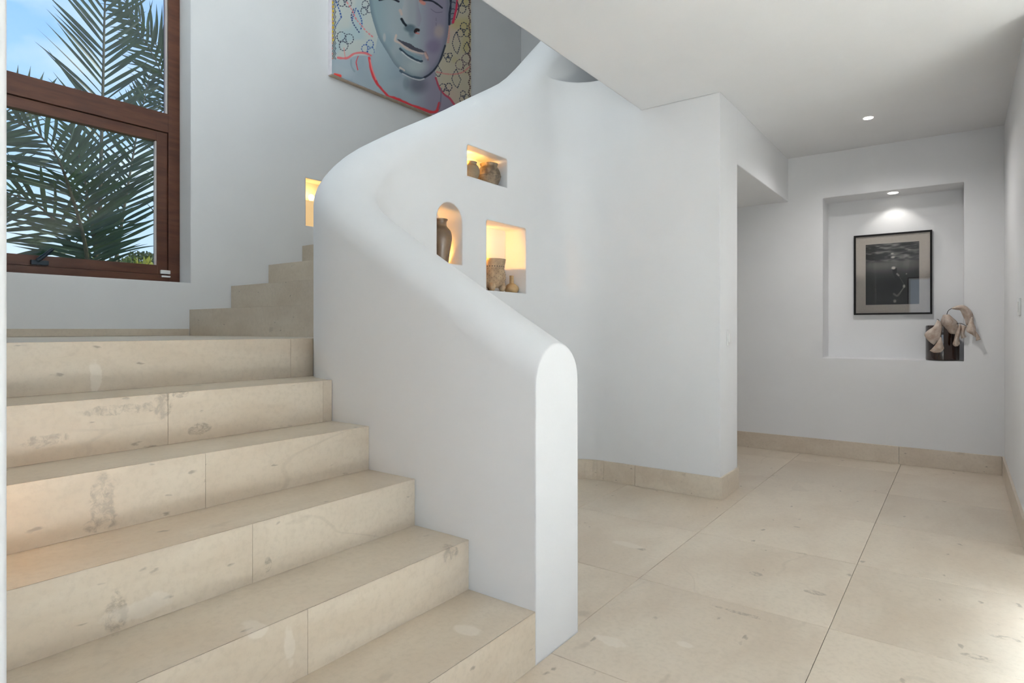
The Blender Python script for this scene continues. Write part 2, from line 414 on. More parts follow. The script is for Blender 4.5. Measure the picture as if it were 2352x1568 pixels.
# the pier wall, filleted into it
arc = [(XI+R_F-R_F*math.cos(t), YM-R_F+R_F*math.sin(t)) for t in [k*math.pi/2/16 for k in range(17)]]
pier = prism([(XP, YM), (XP, 4.282), (XI-.08, 4.282), (XI-.08, YM-R_F)]+arc, 'z', 0, ZC-.0005)
carve(swl, [pier], 'UNION')
pier = prism([(XC-.004, YM), (XC-.004, 4.282), (XI-.08, 4.282), (XI-.08, YM-R_F)]+arc, 'z', ZC-.1, 2.9)
carve(swl, [pier], 'UNION')
NDP = .177
def arch_cut(y0, y1, z0, zs):
    r = (y1-y0)/2; cy = (y0+y1)/2
    pts = [(y0, z0), (y1, z0)]+[(cy+r*math.cos(math.pi*k/20), zs+r*math.sin(math.pi*k/20)) for k in range(21)]
    return prism(pts, 'x', XI-NDP, XI+.2)
N1 = (2.745, 3.143, 2.010, 2.198); N2 = (2.483, 2.702, 1.4715, 1.715); N3 = (2.927, 3.354, 1.335, 1.775)
def rcut(n, r=.018):
    y0, y1, z0, z1 = n; pts = [(y0, z0), (y1, z0)]
    for cy, cz, a0 in ((y1-r, z1-r, 0), (y0+r, z1-r, math.pi/2)):
        pts += [(cy+r*math.cos(a0+k*math.pi/12), cz+r*math.sin(a0+k*math.pi/12)) for k in range(7)]
    return prism(pts, 'x', XI-NDP, XI+.2)
carve(swl, [rcut(N1), arch_cut(*N2), rcut(N3)])
swl.data.polygons.foreach_set('use_smooth', [True]*len(swl.data.polygons)); swl.data.set_sharp_from_angle(angle=math.radians(35))
st(swl, 'curved white plaster stair wall with rounded top, three lit niches and straight pier', 'wall')

# baseboards
def skirting(name, pieces, label):
    root = empty(name, pieces[0][0]); st(root, label, 'baseboard')
    for lo, hi in pieces: add('stone_strip', box(lo, hi, .0015), FLOOR, root)
BH = .142
xj = at_y(1460, 1100, YM).x
skirting('baseboard_middle', [((xj+.001, YM-.014, 0), (XP+.014, YM, BH)), ((XI+R_F+.001, YM-.014, 0), (xj-.001, YM, BH)), ((XP, YM+.0005, 0), (XP+.014, 4.282, BH))],
         'beige stone baseboard around the white pier')
bm_ = bpy.data.objects['baseboard_middle']; RB = R_F-.014
ins = [(XI+R_F-RB*math.cos(t), YM-R_F+RB*math.sin(t)) for t in [k*math.pi/2/16 for k in range(16, -1, -1)]]
add('stone_strip', prism(arc+ins, 'z', 0, BH), FLOOR, bm_)
add('stone_strip', box((XI, YS+TH+RI, 0), (XI+.014, YM-R_F-.001, BH), .0015), FLOOR, bm_)
xj = at_y(2065, 1060, YB).x
skirting('baseboard_back', [((xj+.001, YB-.014, 0), (XR-.015, YB, BH)), ((XI+.01, YB-.014, 0), (xj-.001, YB, BH))], 'long beige stone baseboard below the picture niche')
skirting('baseboard_right', [((XR-.014, 3.81, 0), (XR, 4.75, BH)), ((XR-.014, 4.752, 0), (XR, YB-.001, BH))], 'beige stone baseboard along the wall with the switch')
skirting('baseboard_landing', [((XW, YN1, 6*RISE+.001), (XW+.012, 1.975, 6*RISE+.045))], 'thin beige stone strip along the landing below the window')

# ================================================================== STAIRCASE
stair = tag(empty('staircase', (STEP_X[0], YS, 0)), 'beige limestone staircase with a landing turning behind the curved wall', 'staircase')
YT = [1.9825+.29*k for k in range(11)]
ZL = 6*RISE
b = bmesh.new()
def wall_y(x):      # stair-side contour of the curved wall
    if x >= C_o[0]: return YS
    d = min(.5, C_o[0]-x); return C_o[1]-math.sqrt(max(0, .25-d*d))
tt = rtk = .03
for k in range(5): box_into(b, (STEP_X[k+1]+rtk, YN1, 0), (STEP_X[k]-rtk-.002, YS, (k+1)*RISE-tt-.001))
add('core', b, CORE, stair)
def poly_slab(pts, z0, z1): return prism(pts, 'z', z0, z1)
def edge(x0, x1, n=8):
    return [(x0+(x1-x0)*k/n, wall_y(x0+(x1-x0)*k/n)-.0006) for k in range(n+1)]
JOINT = {1: [707], 2: [580], 3: [472], 4: [386, 742], 5: [668]}
def mitre(b, lowz, front, axis, d=tt):
    for v in b.verts:
        if abs(v.co.z-lowz) < 1e-4 and abs(v.co[axis]-front) < 1e-4: v.co[axis] += d if axis else -d
    return b
GP = .0006
for k in range(5):
    x0, x1, z = STEP_X[k]-GP, STEP_X[k+1], (k+1)*RISE
    pts = [(x0, YN1+.001), (x1-.02, YN1+.001)]+edge(x1-.02, x0)
    add('tread', mitre(poly_slab(pts, z-tt, z), z-tt, x0, 0), STONE, stair)
def riser_x(x0, a, c, z0, z1):
    return prism([(x0, z0), (x0, z1), (x0-rtk, z1-rtk), (x0-rtk, z0)], 'y', a, c)
for k in range(6):
    x0, z0, z1 = STEP_X[k], k*RISE, (k+1)*RISE-GP
    ys = [YN1+.001]+sorted(at_x(p, 1000, x0).y for p in JOINT.get(k, []))+[wall_y(x0)-.001]
    for a, c in zip(ys, ys[1:]): add('riser', riser_x(x0, a+GP, c-GP, z0+.0005, z1), STONE, stair)
# landing
pts = [(STEP_X[5]-GP, YN1+.001), (XW+.001, YN1+.001), (XW+.001, YT[0]+.03), (XB-.001, YT[0]+.03)]
ed_ = []
for k in range(13):
    a = math.pi/2*(12-k)/12
    x, y = C_o[0]-.501*math.sin(a), C_o[1]-.501*math.cos(a)
    if x <= STEP_X[5]-GP-.002 and y <= YT[0]+.03: ed_.append((x, y))
ed_.append((STEP_X[5]-GP, wall_y(STEP_X[5]-GP)-.001))
add('landing', mitre(poly_slab(pts+ed_, ZL-tt, ZL), ZL-tt, STEP_X[5]-GP, 0), STONE, stair)
add('core', box((XW+.001, YN1+.001, 0), (STEP_X[5]-.03, YS-.001, ZL-tt-.001)), CORE, stair)
# upper flight
for k in range(10):
    y0, y1, z = YT[k], YT[k+1], (7+k)*RISE
    xr = XB-.001
    add('tread', mitre(box((XW+.001, y0+GP, z-tt), (xr, y1+.02, z)), z-tt, y0+GP, 1), STONE, stair)
    add('riser', prism([(y0, z-RISE+.0005), (y0, z-GP), (y0+rtk, z-GP-rtk), (y0+rtk, z-RISE+.0005)], 'x', XW+.001, xr), STONE, stair)
add('riser', box((XW+.001, YT[10], 16*RISE+.001), (XB-.001, YT[10]+rtk, 17*RISE-tt-.001)), STONE, stair)
add('upper_landing', box((XW+.001, YT[10]-.004, 17*RISE-tt), (XB-.001, YB-.001, 17*RISE)), STONE, stair)

# ================================================================== WINDOW
XF = XW-.153                       # inner plane of the outer frame
win = st(empty('window_1', (XF, 1.2, WZ0)), 'tall dark brown wooden window with a fixed pane over an opening sash', 'window')
wy0, wy1 = WY0+.001, WY1-.001
zt1, zt0, zs1, zg1, zg0, zs0, zf = 2.556, 2.429, 2.425, 2.360, 1.5246, 1.462, 1.4106
fy = 1.9165                        # inner edge of the outer stile
fr = add('frame', box((XF-.075, fy, zf), (XF, wy1, WZ1-.001), .002), WOOD, win)
add('frame', box((XF-.075, wy0, zf), (XF, wy0+.075, WZ1-.001), .002), WOOD, win)
add('frame', box((XF-.075, wy0+.075, WZ1-.08), (XF, fy, WZ1-.001), .002), WOOD, win)
add('frame', box((XF-.075, wy0+.075, zf), (XF, fy, zs0-.002), .002), WOOD, win)
add('transom', box((XF-.075, wy0+.075, zt0), (XF, fy, zt1), .003), WOOD, win)
# opening sash, set a little back
sy0, sy1 = wy0+.078, fy-.003; gy = 1.847
sash = add('sash', box((XF-.065, gy, zs0), (XF-.012, sy1, zs1), .003), WOOD, win)
add('sash', box((XF-.065, sy0, zs0), (XF-.012, sy0+.07, zs1), .003), WOOD, win)
add('sash', box((XF-.065, sy0+.07, zg1), (XF-.012, gy, zs1), .003), WOOD, win)
add('sash', box((XF-.065, sy0+.07, zs0), (XF-.012, gy, zg0), .003), WOOD, win)
add('pane', box((XF-.045, sy0+.07, zg0), (XF-.039, gy, zg1)), PANE, win)
add('pane', box((XF-.045, wy0+.075, zt1), (XF-.039, fy, WZ1-.08)), PANE, win)
add('spacer_sheen', box((XF-.038, gy-.008, zg0), (XF-.018, gy-.0005, zg1-.002)), ALU, win)
add('spacer_sheen', box((XF-.038, fy-.009, zt1), (XF-.016, fy-.0005, WZ1-.085)), ALU, win)  # pale strip coloured in for the reflection on the upper glazing bead
h0 = at_x(92, 600, XF+.0)
hd = add('handle_base', box((XF-.012, h0.y-.045, h0.z-.022), (XF+.014, h0.y+.04, h0.z+.006), .006), HANDLE, win)
b = bmesh.new(); p1 = at_x(86, 598, XF+.02); p2 = at_x(121, 572, XF+.03)
tube_into(b, [p1, p1.lerp(p2, .35)+Vector((.008, 0, 0)), p1.lerp(p2, .75)+Vector((.01, 0, 0)), p2], [.012, .011, .011, .009], 10)
add('handle_lever', b, HANDLE, win, True)
sn = empty('contact_sensor', at_x(378, 634, XF))
q = at_x(378, 625, XF-.012); add('sensor_body', box((XF-.0118, q.y-.031, q.z-.013), (XF+.006, q.y+.031, q.z+.013), .005), WHITE_PL, sn)
q = at_x(380, 635, XF); add('magnet', box((XF, q.y-.028, q.z-.006), (XF+.012, q.y+.028, q.z+.006), .003), WHITE_PL, sn)
tag(sn, 'small white two-piece contact sensor stuck on the window corner', 'sensor')

# ================================================================== PAINTED PICTURES (flat art as vertex colours)
def srgb(a): a = np.clip(np.asarray(a, float)/255, 0, 1); return np.where(a <= .04045, a/12.92, ((a+.055)/1.055)**2.4)
def inpoly(x, y, pts):
    ins = np.zeros(x.shape, bool); n = len(pts)
    for i in range(n):
        x1, y1 = pts[i]; x2, y2 = pts[(i+1) % n]
        if y1 == y2: continue
        c = ((y1 > y) != (y2 > y)) & (x < (x2-x1)*(y-y1)/(y2-y1)+x1); ins ^= c
    return ins
def pdist(x, y, pts):
    """distance to a polyline and length run along it"""
    best = np.full(x.shape, 1e9); run = np.zeros(x.shape); acc = 0
    for (x1, y1), (x2, y2) in zip(pts, pts[1:]):
        L = math.hypot(x2-x1, y2-y1)+1e-9; t = np.clip(((x-x1)*(x2-x1)+(y-y1)*(y2-y1))/L**2, 0, 1)
        d = np.hypot(x-x1-t*(x2-x1), y-y1-t*(y2-y1)); m = d < best
        best = np.where(m, d, best); run = np.where(m, acc+t*L, run); acc += L
    return best, run
def sm(d, a, b): t = np.clip((d-a)/(b-a), 0, 1); return t*t*(3-2*t)
def vnoise(x, y, seed):
    r = np.random.RandomState(seed).rand(64, 64); xi, yi = np.floor(x).astype(int), np.floor(y).astype(int); fx, fy_ = x-xi, y-yi
    fx = fx*fx*(3-2*fx); fy_ = fy_*fy_*(3-2*fy_); g = lambda a, b_: r[a % 64, b_ % 64]
    return (g(xi, yi)*(1-fx)+g(xi+1, yi)*fx)*(1-fy_)+(g(xi, yi+1)*(1-fx)+g(xi+1, yi+1)*fx)*fy_
def art_grid(name, P, nu, nv, rgb, mat, parent):
    """P(u,v) world points of a flat sheet, rgb nu*nv array of linear colours"""
    me = bpy.data.meshes.new(name)
    U, V = np.meshgrid(np.linspace(0, 1, nu), np.linspace(0, 1, nv)); co = P(U.ravel(), V.ravel())
    idx = np.arange(nu*nv).reshape(nv, nu)
    f = np.stack([idx[:-1, :-1], idx[:-1, 1:], idx[1:, 1:], idx[1:, :-1]], -1).reshape(-1, 4)
    me.vertices.add(nu*nv); me.vertices.foreach_set('co', co.astype(np.float32).ravel())
    me.loops.add(f.size); me.loops.foreach_set('vertex_index', f.astype(np.int32).ravel())
    me.polygons.add(len(f)); me.polygons.foreach_set('loop_start', np.arange(0, f.size, 4, dtype=np.int32))
    me.polygons.foreach_set('loop_total', np.full(len(f), 4, dtype=np.int32)); me.update(calc_edges=True)
    at = me.color_attributes.new('art', 'FLOAT_COLOR', 'POINT')
    at.data.foreach_set('color', np.concatenate([rgb.reshape(-1, 3), np.ones((nu*nv, 1))], 1).astype(np.float32).ravel())
    return add(name, me, mat, parent)
def art_mat(name, rough, bump=False):
    m = NT(name); a = m.n('ShaderNodeAttribute'); a.attribute_name = 'art'; m.l(a.outputs['Color'], m.b.inputs['Base Color'])
    m.b.inputs['Roughness'].default_value = rough; m.b.inputs['Specular IOR Level'].default_value = .3
    if bump: m.bump(m.noise(m.n('ShaderNodeTexCoord').outputs['Object'], 120, 3), .1, .002)
    return m.m

# large portrait
PY0, PY1, PZ0, PZ1, PXF = 3.0966, 4.847, 3.18, 5.25, XW+.05
ptg = tag(empty('portrait_painting', (XW, (PY0+PY1)/2, PZ0)), 'large unframed canvas of a grey-blue sculpted face over doodled pale ground', 'painting')
add('canvas_edge', box((XW+.001, PY0, PZ0), (PXF-.0015, PY1, PZ1), .002), simple('canvas_side', (.80, .76, .80), .8, var=.05), ptg)
add('bottom_lath', box((XW+.002, PY0+.004, PZ0-.006), (PXF-.006, PY1-.004, PZ0-.0005)), simple('raw_lath', (.52, .42, .33), .8, var=.1), ptg)
nu, nv = 420, 470
U, V = np.meshgrid(np.linspace(0, 1, nu), np.linspace(0, 1, nv))
Yg, Zg = PY0+(PY1-PY0)*U, PZ0+(PZ1-PZ0)*V
pxg, pyg = to_px(PXF, Yg, Zg); X = (pxg-740)*5.808; Y = pyg*5.808
img = np.zeros(X.shape+(3,))
def lay(mask, col):
    global img
    col = np.asarray(col, float); img = img*(1-mask[..., None])+col*mask[..., None]
n1 = vnoise(X/160, Y/160, 1); n2 = vnoise(X/40, Y/60, 2); n3 = vnoise(X/420, Y/420, 3)
lay(np.ones(X.shape), (206, 212, 208)); lay(sm(n1, .55, .9)*.35, (150, 195, 215)); lay(sm(n3, .5, .9)*.3, (222, 214, 190))
rt_ = sm(X, 1350, 1650); lay(rt_, (214, 202, 178)); lay(rt_*sm(n1, .5, .85)*.6, (205, 190, 110)); lay(rt_*sm(n3, .55, .9)*.4, (225, 190, 180))
def stroke(pts, w, col, dash=0, a=1.0, sm_=True):
    if sm_ and len(pts) > 2: pts = [p[:2] for p in smooth_prof(pts, 5)]
    d, r = pdist(X, Y, pts); m_ = 1-sm(d+(n2-.5)*w*.5, w*.6, w*1.3)
    if dash: m_ = m_*(np.mod(r, dash) < dash*.72)
    lay(m_*a, col)
INK = (58, 62, 84); BLU = (52, 92, 165); RED = (232, 72, 80); PNK = (240, 140, 140)
def clover(cx, cy, s, rot, col=INK, w=6, dash=34):
    for k in (0, 1, 2):
        a0 = rot+k*2.1
        pts = [(cx+s*.15*math.cos(a0), cy+s*.15*math.sin(a0))]
        for q in range(9):
            a = a0-.95+1.9*q/8; rr = s*(.55+.45*math.sin(math.pi*q/8)); pts.append((cx+rr*math.cos(a), cy+rr*math.sin(a)*1.15))
        pts.append((cx+s*.15*math.cos(a0+.6), cy+s*.15*math.sin(a0+.6))); stroke(pts, w, col, dash)
def diamond(cx, cy, a, b_, col=INK, w=6, dash=30, k=.25):
    stroke([(cx, cy-b_), (cx+a*.7, cy-b_*k), (cx+a, cy+b_*.1), (cx+a*.3, cy+b_), (cx-a*.4, cy+b_*.75), (cx-a, cy+b_*.05), (cx-a*.55, cy-b_*.6), (cx, cy-b_)], w, col, dash, sm_=False)
# left doodles
for yy in np.arange(0, 800, 17):
    for xx, c_ in ((128, (200, 70, 60)), (150, (70, 60, 50)), (172, INK)):
        d = np.hypot(X-xx-8*math.sin(yy*.09), Y-yy); lay(1-sm(d, 5, 10), c_)
for yy in np.arange(-900, 560, 55): lay(1-sm(np.hypot((X-142-6*math.sin(yy)), (Y-yy)*.6), 8, 15), (225, 195, 60))
stroke([(105, 520), (125, 560), (110, 590)], 12, (235, 195, 30))
stroke([(170, -60), (200, 60), (235, 150), (255, 230)], 9, BLU, 40); stroke([(255, 230), (210, 300), (180, 350)], 7, BLU, 22)
stroke([(420, 120), (390, 210), (410, 300), (450, 370), (500, 440)], 9, (62, 78, 120), 36); stroke([(475, 140), (510, 220), (530, 300), (515, 400)], 9, BLU, 34)
stroke([(450, 110), (420, 190), (400, 260)], 9, BLU, 26)
clover(300, 540, 120, -.3); clover(305, 10, 95, .6); clover(620, 640, 95, -1.2, BLU); clover(590, 110, 90, .2)
stroke([(330, 30), (400, 140), (450, 250), (540, 360), (600, 430), (680, 495)], 9, (240, 120, 125), 46, .8); stroke([(290, 640), (300, 720), (310, 780)], 7, PNK, 0, .7)
clover(250, -330, 120, .3); clover(430, -560, 120, 1.0, BLU); diamond(330, -150, 60, 120)
# right doodles
diamond(1790, 570, 55, 145); diamond(1790, 1045, 62, 125, k=.1); diamond(1545, 950, 50, 75)
clover(1890, 410, 95, .5); clover(1650, 1190, 90, -.6); clover(1900, 850, 120, .9, (110, 85, 100)); clover(1680, 760, 60, 1.5); clover(1890, 1290, 70, .2)
clover(1870, 60, 100, -.5); diamond(1930, 640, 45, 80); stroke([(1900, -40), (1850, 60), (1790, 150)], 7, INK, 30)
for yy in np.arange(-200, 1300, 26): lay(1-sm(np.hypot(X-1965-10*math.sin(yy*.05), Y-yy), 8, 14), (110, 84, 80))
stroke([(1690, 340), (1690, 450), (1680, 560)], 16, (238, 150, 140), 24, .7); stroke([(1530, 960), (1650, 985), (1760, 990), (1880, 960), (1975, 880)], 10, (236, 130, 130), 22, .8)
# shoulders, neck
sh = [(90, 790), (300, 790), (470, 740), (640, 740), (700, 700), (745, 480), (900, 700), (1300, 1000), (1500, 900), (1510, 1010), (1560, 1160), (1640, 1260), (1780, 1400), (1700, 1600), (1200, 1700), (90, 1000)]
sm_sh = inpoly(X, Y, sh).astype(float); lay(sm_sh, (168, 184, 196))
lay(sm_sh*sm(n1, .45, .8)*.5, (186, 196, 204)); lay(sm_sh*sm(X, 1150, 1500), (166, 158, 178)); lay(sm_sh*(1-sm(np.hypot(X-300, Y-900), 60, 240))*.5, (196, 206, 212))
lay(sm_sh*sm(X, 600, 760)*(1-sm(X, 800, 1050))*.6, (184, 202, 208))
lay((1-sm(np.hypot((X-1270)/170, (Y-1130)/150), .2, 1.2))*sm_sh*.6, (98, 96, 112)); lay(sm_sh*(1-sm(np.hypot((X-1120)/60, (Y-1110)/120), .4, 1))*.5, (130, 146, 158))
stroke([(385, 800), (390, 880), (430, 950)], 12, (130, 150, 165), 0, .5)
stroke([(480, 750), (455, 830), (475, 930)], 7, RED); stroke([(210, 770), (330, 775), (430, 715), (560, 705), (650, 740)], 15, (240, 110, 115), 0, .85)
stroke([(625, 770), (650, 900), (690, 1030), (760, 1150), (840, 1240), (880, 1285)], 17, RED); stroke([(640, 800), (670, 930), (720, 1060)], 8, (250, 150, 150))
stroke([(170, 1000), (240, 1015)], 22, (242, 70, 60)); stroke([(860, 1285), (1000, 1320), (1150, 1390), (1300, 1440), (1440, 1490), (1530, 1480), (1565, 1380)], 20, RED)
stroke([(1515, 1040), (1560, 1160), (1620, 1250), (1700, 1310), (1760, 1390)], 14, (206, 84, 104)); stroke([(1590, 1180), (1580, 1350), (1560, 1450)], 10, (120, 122, 140), 0, .7)
# head
hd_ = [(625, 0), (650, 170), (700, 350), (745, 490), (800, 590), (880, 720), (960, 850), (1040, 930), (1150, 1010), (1260, 1050), (1360, 1050), (1440, 990), (1520, 900), (1590, 780), (1650, 600), (1690, 350), (1700, 0), (1690, -300), (1560, -700), (1300, -1000), (1000, -1000), (760, -700), (640, -300)]
hp = [p[:2] for p in smooth_prof(hd_+[hd_[0]], 4)]; hm = inpoly(X, Y, hp).astype(float); hd2, _ = pdist(X, Y, hp)
lay(hm, (176, 188, 194)); lay(hm*(1-sm(X, 640, 1000))*.75, (138, 164, 172)); lay(hm*sm(X, 1200, 1500)*.9, (160, 150, 172))
lay(hm*(1-sm(np.hypot((X-1180)/130, (Y+40)/260), .4, 1.2))*.7, (200, 206, 208)); lay(hm*(1-sm(np.hypot((X-870)/110, (Y-560)/150), .3, 1.1))*.6, (150, 172, 184))
lay(hm*(1-sm(np.hypot((X-1560)/90, (Y-420)/120), .3, 1.1))*.6, (206, 184, 170)); lay(hm*(1-sm(np.hypot((X-1480)/130, (Y-620)/120), .3, 1.1))*.6, (134, 120, 150))
lay(hm*(1-sm(np.hypot((X-1270)/170, (Y-880)/110), .3, 1.1))*.8, (196, 208, 208)); lay(hm*(1-sm(np.hypot((X-1020)/70, (Y-800)/150), .3, 1.1))*.5, (160, 178, 188))
lay(hm*(1-sm(hd2, 0, 70))*.45, (92, 112, 126)); stroke([(1360, 1035), (1440, 985), (1520, 900), (1585, 780), (1640, 610)], 12, (40, 44, 58), 0, .8)
# nose
nose = [(1090, 60), (1050, 150), (1045, 240), (1100, 270), (1170, 340), (1240, 370), (1300, 350), (1330, 250), (1290, 100), (1270, -150), (1150, -150)]
nm = inpoly(X, Y, nose).astype(float); lay(nm, (178, 184, 190)); lay(nm*(1-sm(X, 1080, 1180))*.5, (206, 208, 208)); lay(nm*sm(X, 1220, 1300)*.6, (160, 152, 172))
lay((1-sm(np.hypot((X-1170)/95, (Y-375)/65), .45, 1.1))*.85, (92, 112, 122)); lay((1-sm(np.hypot((X-1195)/55, (Y-430)/90), .4, 1.1))*.7, (108, 126, 138))
stroke([(1060, 255), (1085, 300), (1115, 335)], 17, (26, 34, 44)); stroke([(1248, 420), (1262, 400), (1285, 405)], 22, (34, 20, 22)); stroke([(1255, 440), (1290, 450)], 11, (238, 130, 120), 0, .8)
stroke([(1040, 140), (1060, 190)], 18, (226, 198, 186), 0, .8); lay((1-sm(np.hypot((X-830)/25, (Y-500)/70), .5, 1.1))*.6, (214, 206, 200))
# lips
up = [(995, 515), (1080, 550), (1180, 585), (1240, 630), (1320, 660), (1385, 700), (1300, 700), (1200, 665), (1100, 610), (1030, 560)]
lay(inpoly(X, Y, up).astype(float), (82, 82, 94)); stroke([(985, 470), (975, 540), (1030, 570), (1120, 640), (1230, 690), (1340, 715)], 15, (232, 206, 192), 0, .85)
low = [(1030, 620), (1120, 670), (1220, 720), (1330, 760), (1335, 820), (1260, 800), (1150, 745), (1060, 690)]
lay(inpoly(X, Y, low).astype(float), (148, 172, 184)); stroke([(1040, 650), (1110, 715), (1200, 770), (1290, 815), (1330, 815)], 15, (58, 76, 92)); stroke([(1060, 690), (1150, 765), (1240, 815), (1310, 840)], 8, (222, 226, 226))
stroke([(1380, 690), (1405, 740), (1412, 800)], 10, (170, 130, 130), 0, .8); stroke([(1370, 710), (1400, 770)], 17, (234, 190, 172), 0, .8)
# chin
stroke([(1040, 905), (1080, 925), (1095, 940)], 14, (230, 214, 204), 0, .9); stroke([(1045, 945), (1110, 990), (1220, 1030), (1340, 1045)], 17, (74, 92, 110), 0, .85); stroke([(1070, 980), (1180, 1035), (1290, 1065), (1360, 1050)], 8, (216, 218, 222))
# closed eye, ear ornament
stroke([(1300, 5), (1450, 10), (1530, 50), (1600, 105)], 12, (36, 38, 52)); stroke([(1450, 120), (1520, 165), (1600, 160)], 6, (120, 112, 132), 0, .7); stroke([(1310, 10), (1360, 45)], 24, (240, 150, 130), 0, .8)
stroke([(1520, 240), (1520, 350)], 6, (120, 112, 128), 60, .6); stroke([(760, 5), (900, -20), (1020, 20)], 12, (36, 38, 52))
ear = [(1690, -260), (1800, -240), (1790, 0), (1770, 200), (1745, 320), (1690, 330)]
em = inpoly(X, Y, ear).astype(float); lay(em, (150, 152, 164)); stroke([(1690, -260), (1715, 0), (1700, 200), (1695, 325)], 14, (38, 44, 64))
for yy in (-180, -90, 40, 130, 190, 260): stroke([(1705, yy), (1745, yy-12), (1775, yy)], 6, (70, 72, 88))
stroke([(1790, -120), (1800, 20), (1780, 160), (1745, 300)], 15, (228, 66, 96)); stroke([(1800, 20), (1825, 110), (1790, 240)], 7, (90, 70, 84))
portr = srgb(img)*.92
art_grid('painted_face', lambda u, v: np.stack([np.full(u.shape, PXF), PY0+(PY1-PY0)*u, PZ0+(PZ1-PZ0)*v], 1), nu, nv, portr, art_mat('oil_paint', .55, True), ptg)

# framed underwater photograph
FX0, FX1, FZ0, FZ1, FYB = -.751, -.1856, 1.2175, 1.911, YB+ND
pf = tag(empty('framed_photograph', ((FX0+FX1)/2, FYB, FZ0)), 'black framed underwater photograph with a wide cream mat hanging in the niche', 'picture')
fw_, fd = .014, .034
for lo, hi in (((FX0, FYB-fd, FZ0), (FX0+fw_, FYB-.002, FZ1)), ((FX1-fw_, FYB-fd, FZ0), (FX1, FYB-.002, FZ1)),
               ((FX0+fw_, FYB-fd, FZ0), (FX1-fw_, FYB-.002, FZ0+fw_)), ((FX0+fw_, FYB-fd, FZ1-fw_), (FX1-fw_, FYB-.002, FZ1))):
    add('frame', box(lo, hi, .0012), BLACK_F, pf)
add('mat_board', box((FX0+fw_, FYB-.016, FZ0+fw_), (FX1-fw_, FYB-.006, FZ1-fw_)), MATB, pf)
a_ = at_y(1940+330/6.818, 510+357/6.818, FYB-.0165); c_ = at_y(1940+1168/6.818, 510+1280/6.818, FYB-.0165)
nu, nv = 150, 175; U, V = np.meshgrid(np.linspace(0, 1, nu), np.linspace(0, 1, nv)); D = 1-V
g = 92*(1-sm(D, .28, .75))+6
w_ = sm(.30-D, -.03, .06); wav = vnoise(U*5+D*6, D*34-U*4, 5)*.6+vnoise(U*13, D*60+U*3, 6)*.4
g = g*(1-w_)+w_*(38+105*sm(wav, .3, .8)); g += 26*(1-sm(np.abs(D-.36), 0, .14))*(1-w_)
ray = vnoise(U*18+D*2, D*1.2, 7); g *= 1+.22*(ray-.5)*(1-sm(D, .5, .9)); g *= 1-.25*sm(np.abs(U-.5), .25, .55)
G = np.stack([g*1.0, g*.985, g*.95], -1); X, Y = U*838, D*930; img = G; n2 = np.full(U.shape, .5)
lay((1-sm(np.hypot((X-425)/30, (Y-160)/16), .4, 1.2)), (205, 200, 190)); lay((1-sm(np.hypot((X-435)/40, (Y-215)/20), .4, 1.2)), (215, 210, 200))
body = [(425, 395), (480, 370), (495, 390), (500, 470), (540, 520), (590, 600), (612, 650), (585, 665), (530, 590), (470, 530), (440, 470)]
lay(inpoly(X, Y, body).astype(float), (14, 13, 12)); lay(1-sm(np.hypot((X-445)/38, (Y-378)/26), .5, 1.2), (228, 222, 212)); stroke([(500, 470), (525, 495)], 14, (150, 146, 140))
stroke([(545, 530), (600, 620)], 6, (110, 106, 100), 0, .6); lay(1-sm(np.hypot((X-608)/24, (Y-660)/32), .5, 1.2), (176, 170, 162)); stroke([(595, 690), (545, 760)], 9, (120, 116, 110)); stroke([(545, 760), (500, 800), (450, 770)], 17, (96, 92, 88))
lay(1-sm(np.hypot((X-465)/34, (Y-880)/34), .3, 1.2), (130, 126, 120)); lay(1-sm(np.hypot(X-645, Y-475), 5, 13), (170, 168, 160))
photo = srgb(img)
art_grid('photo_print', lambda u, v: np.stack([a_.x+(c_.x-a_.x)*u, np.full(u.shape, FYB-.0167), c_.z+(a_.z-c_.z)*v], 1), nu, nv, photo, art_mat('photo_paper', .5), pf)
add('glass', box((FX0+fw_, FYB-.024, FZ0+fw_), (FX1-fw_, FYB-.022, FZ1-fw_)), PICGLASS, pf)

# ================================================================== LAMPS
def downlight(name, x, y, z, r, label):
    o = empty(name, (x, y, z)); 
    bb = bmesh.new(); ring = lathe([(r*.85, 0), (r*1.0, 0), (r*1.0, -.002), (r*.85, -.003)], 32, False)
    add('trim_ring', (lambda m_: (ring.to_mesh(m_), ring.free(), m_.transform(Matrix.Translation((x, y, z-.0005))), m_)[-1])(bpy.data.meshes.new('trim_ring')), WHITE_PL, o)
    bb.free(); d = lathe([(.0005, -.0005), (r*.84, -.0005), (r*.84, -.006), (r*.5, -.009), (.0005, -.010)], 32)
    add('lamp', (lambda m_: (d.to_mesh(m_), d.free(), m_.transform(Matrix.Translation((x, y, z))), m_)[-1])(bpy.data.meshes.new('lamp')), LAMPW, o)
    return tag(o, label, 'light')
dl = downlight('ceiling_downlight', -.532, 5.024, ZC, .036, 'small round recessed downlight in the hall ceiling')
l = light('ceiling_downlight_beam', 'SPOT', (0, 0, -.02), (0, 0, 0), 28, (1, .98, .96), spot_size=2.75, spot_blend=.9, shadow_soft_size=.03); l.parent = dl
dl = downlight('niche_downlight', -.448, 5.914, NZ1, .044, 'small round recessed downlight in the top of the picture niche')
l = light('niche_downlight_beam', 'SPOT', (0, .0, -.012), (math.radians(20), 0, 0), 2.6, (1, .97, .92), spot_size=math.radians(96), spot_blend=.55, shadow_soft_size=.015); l.parent = dl

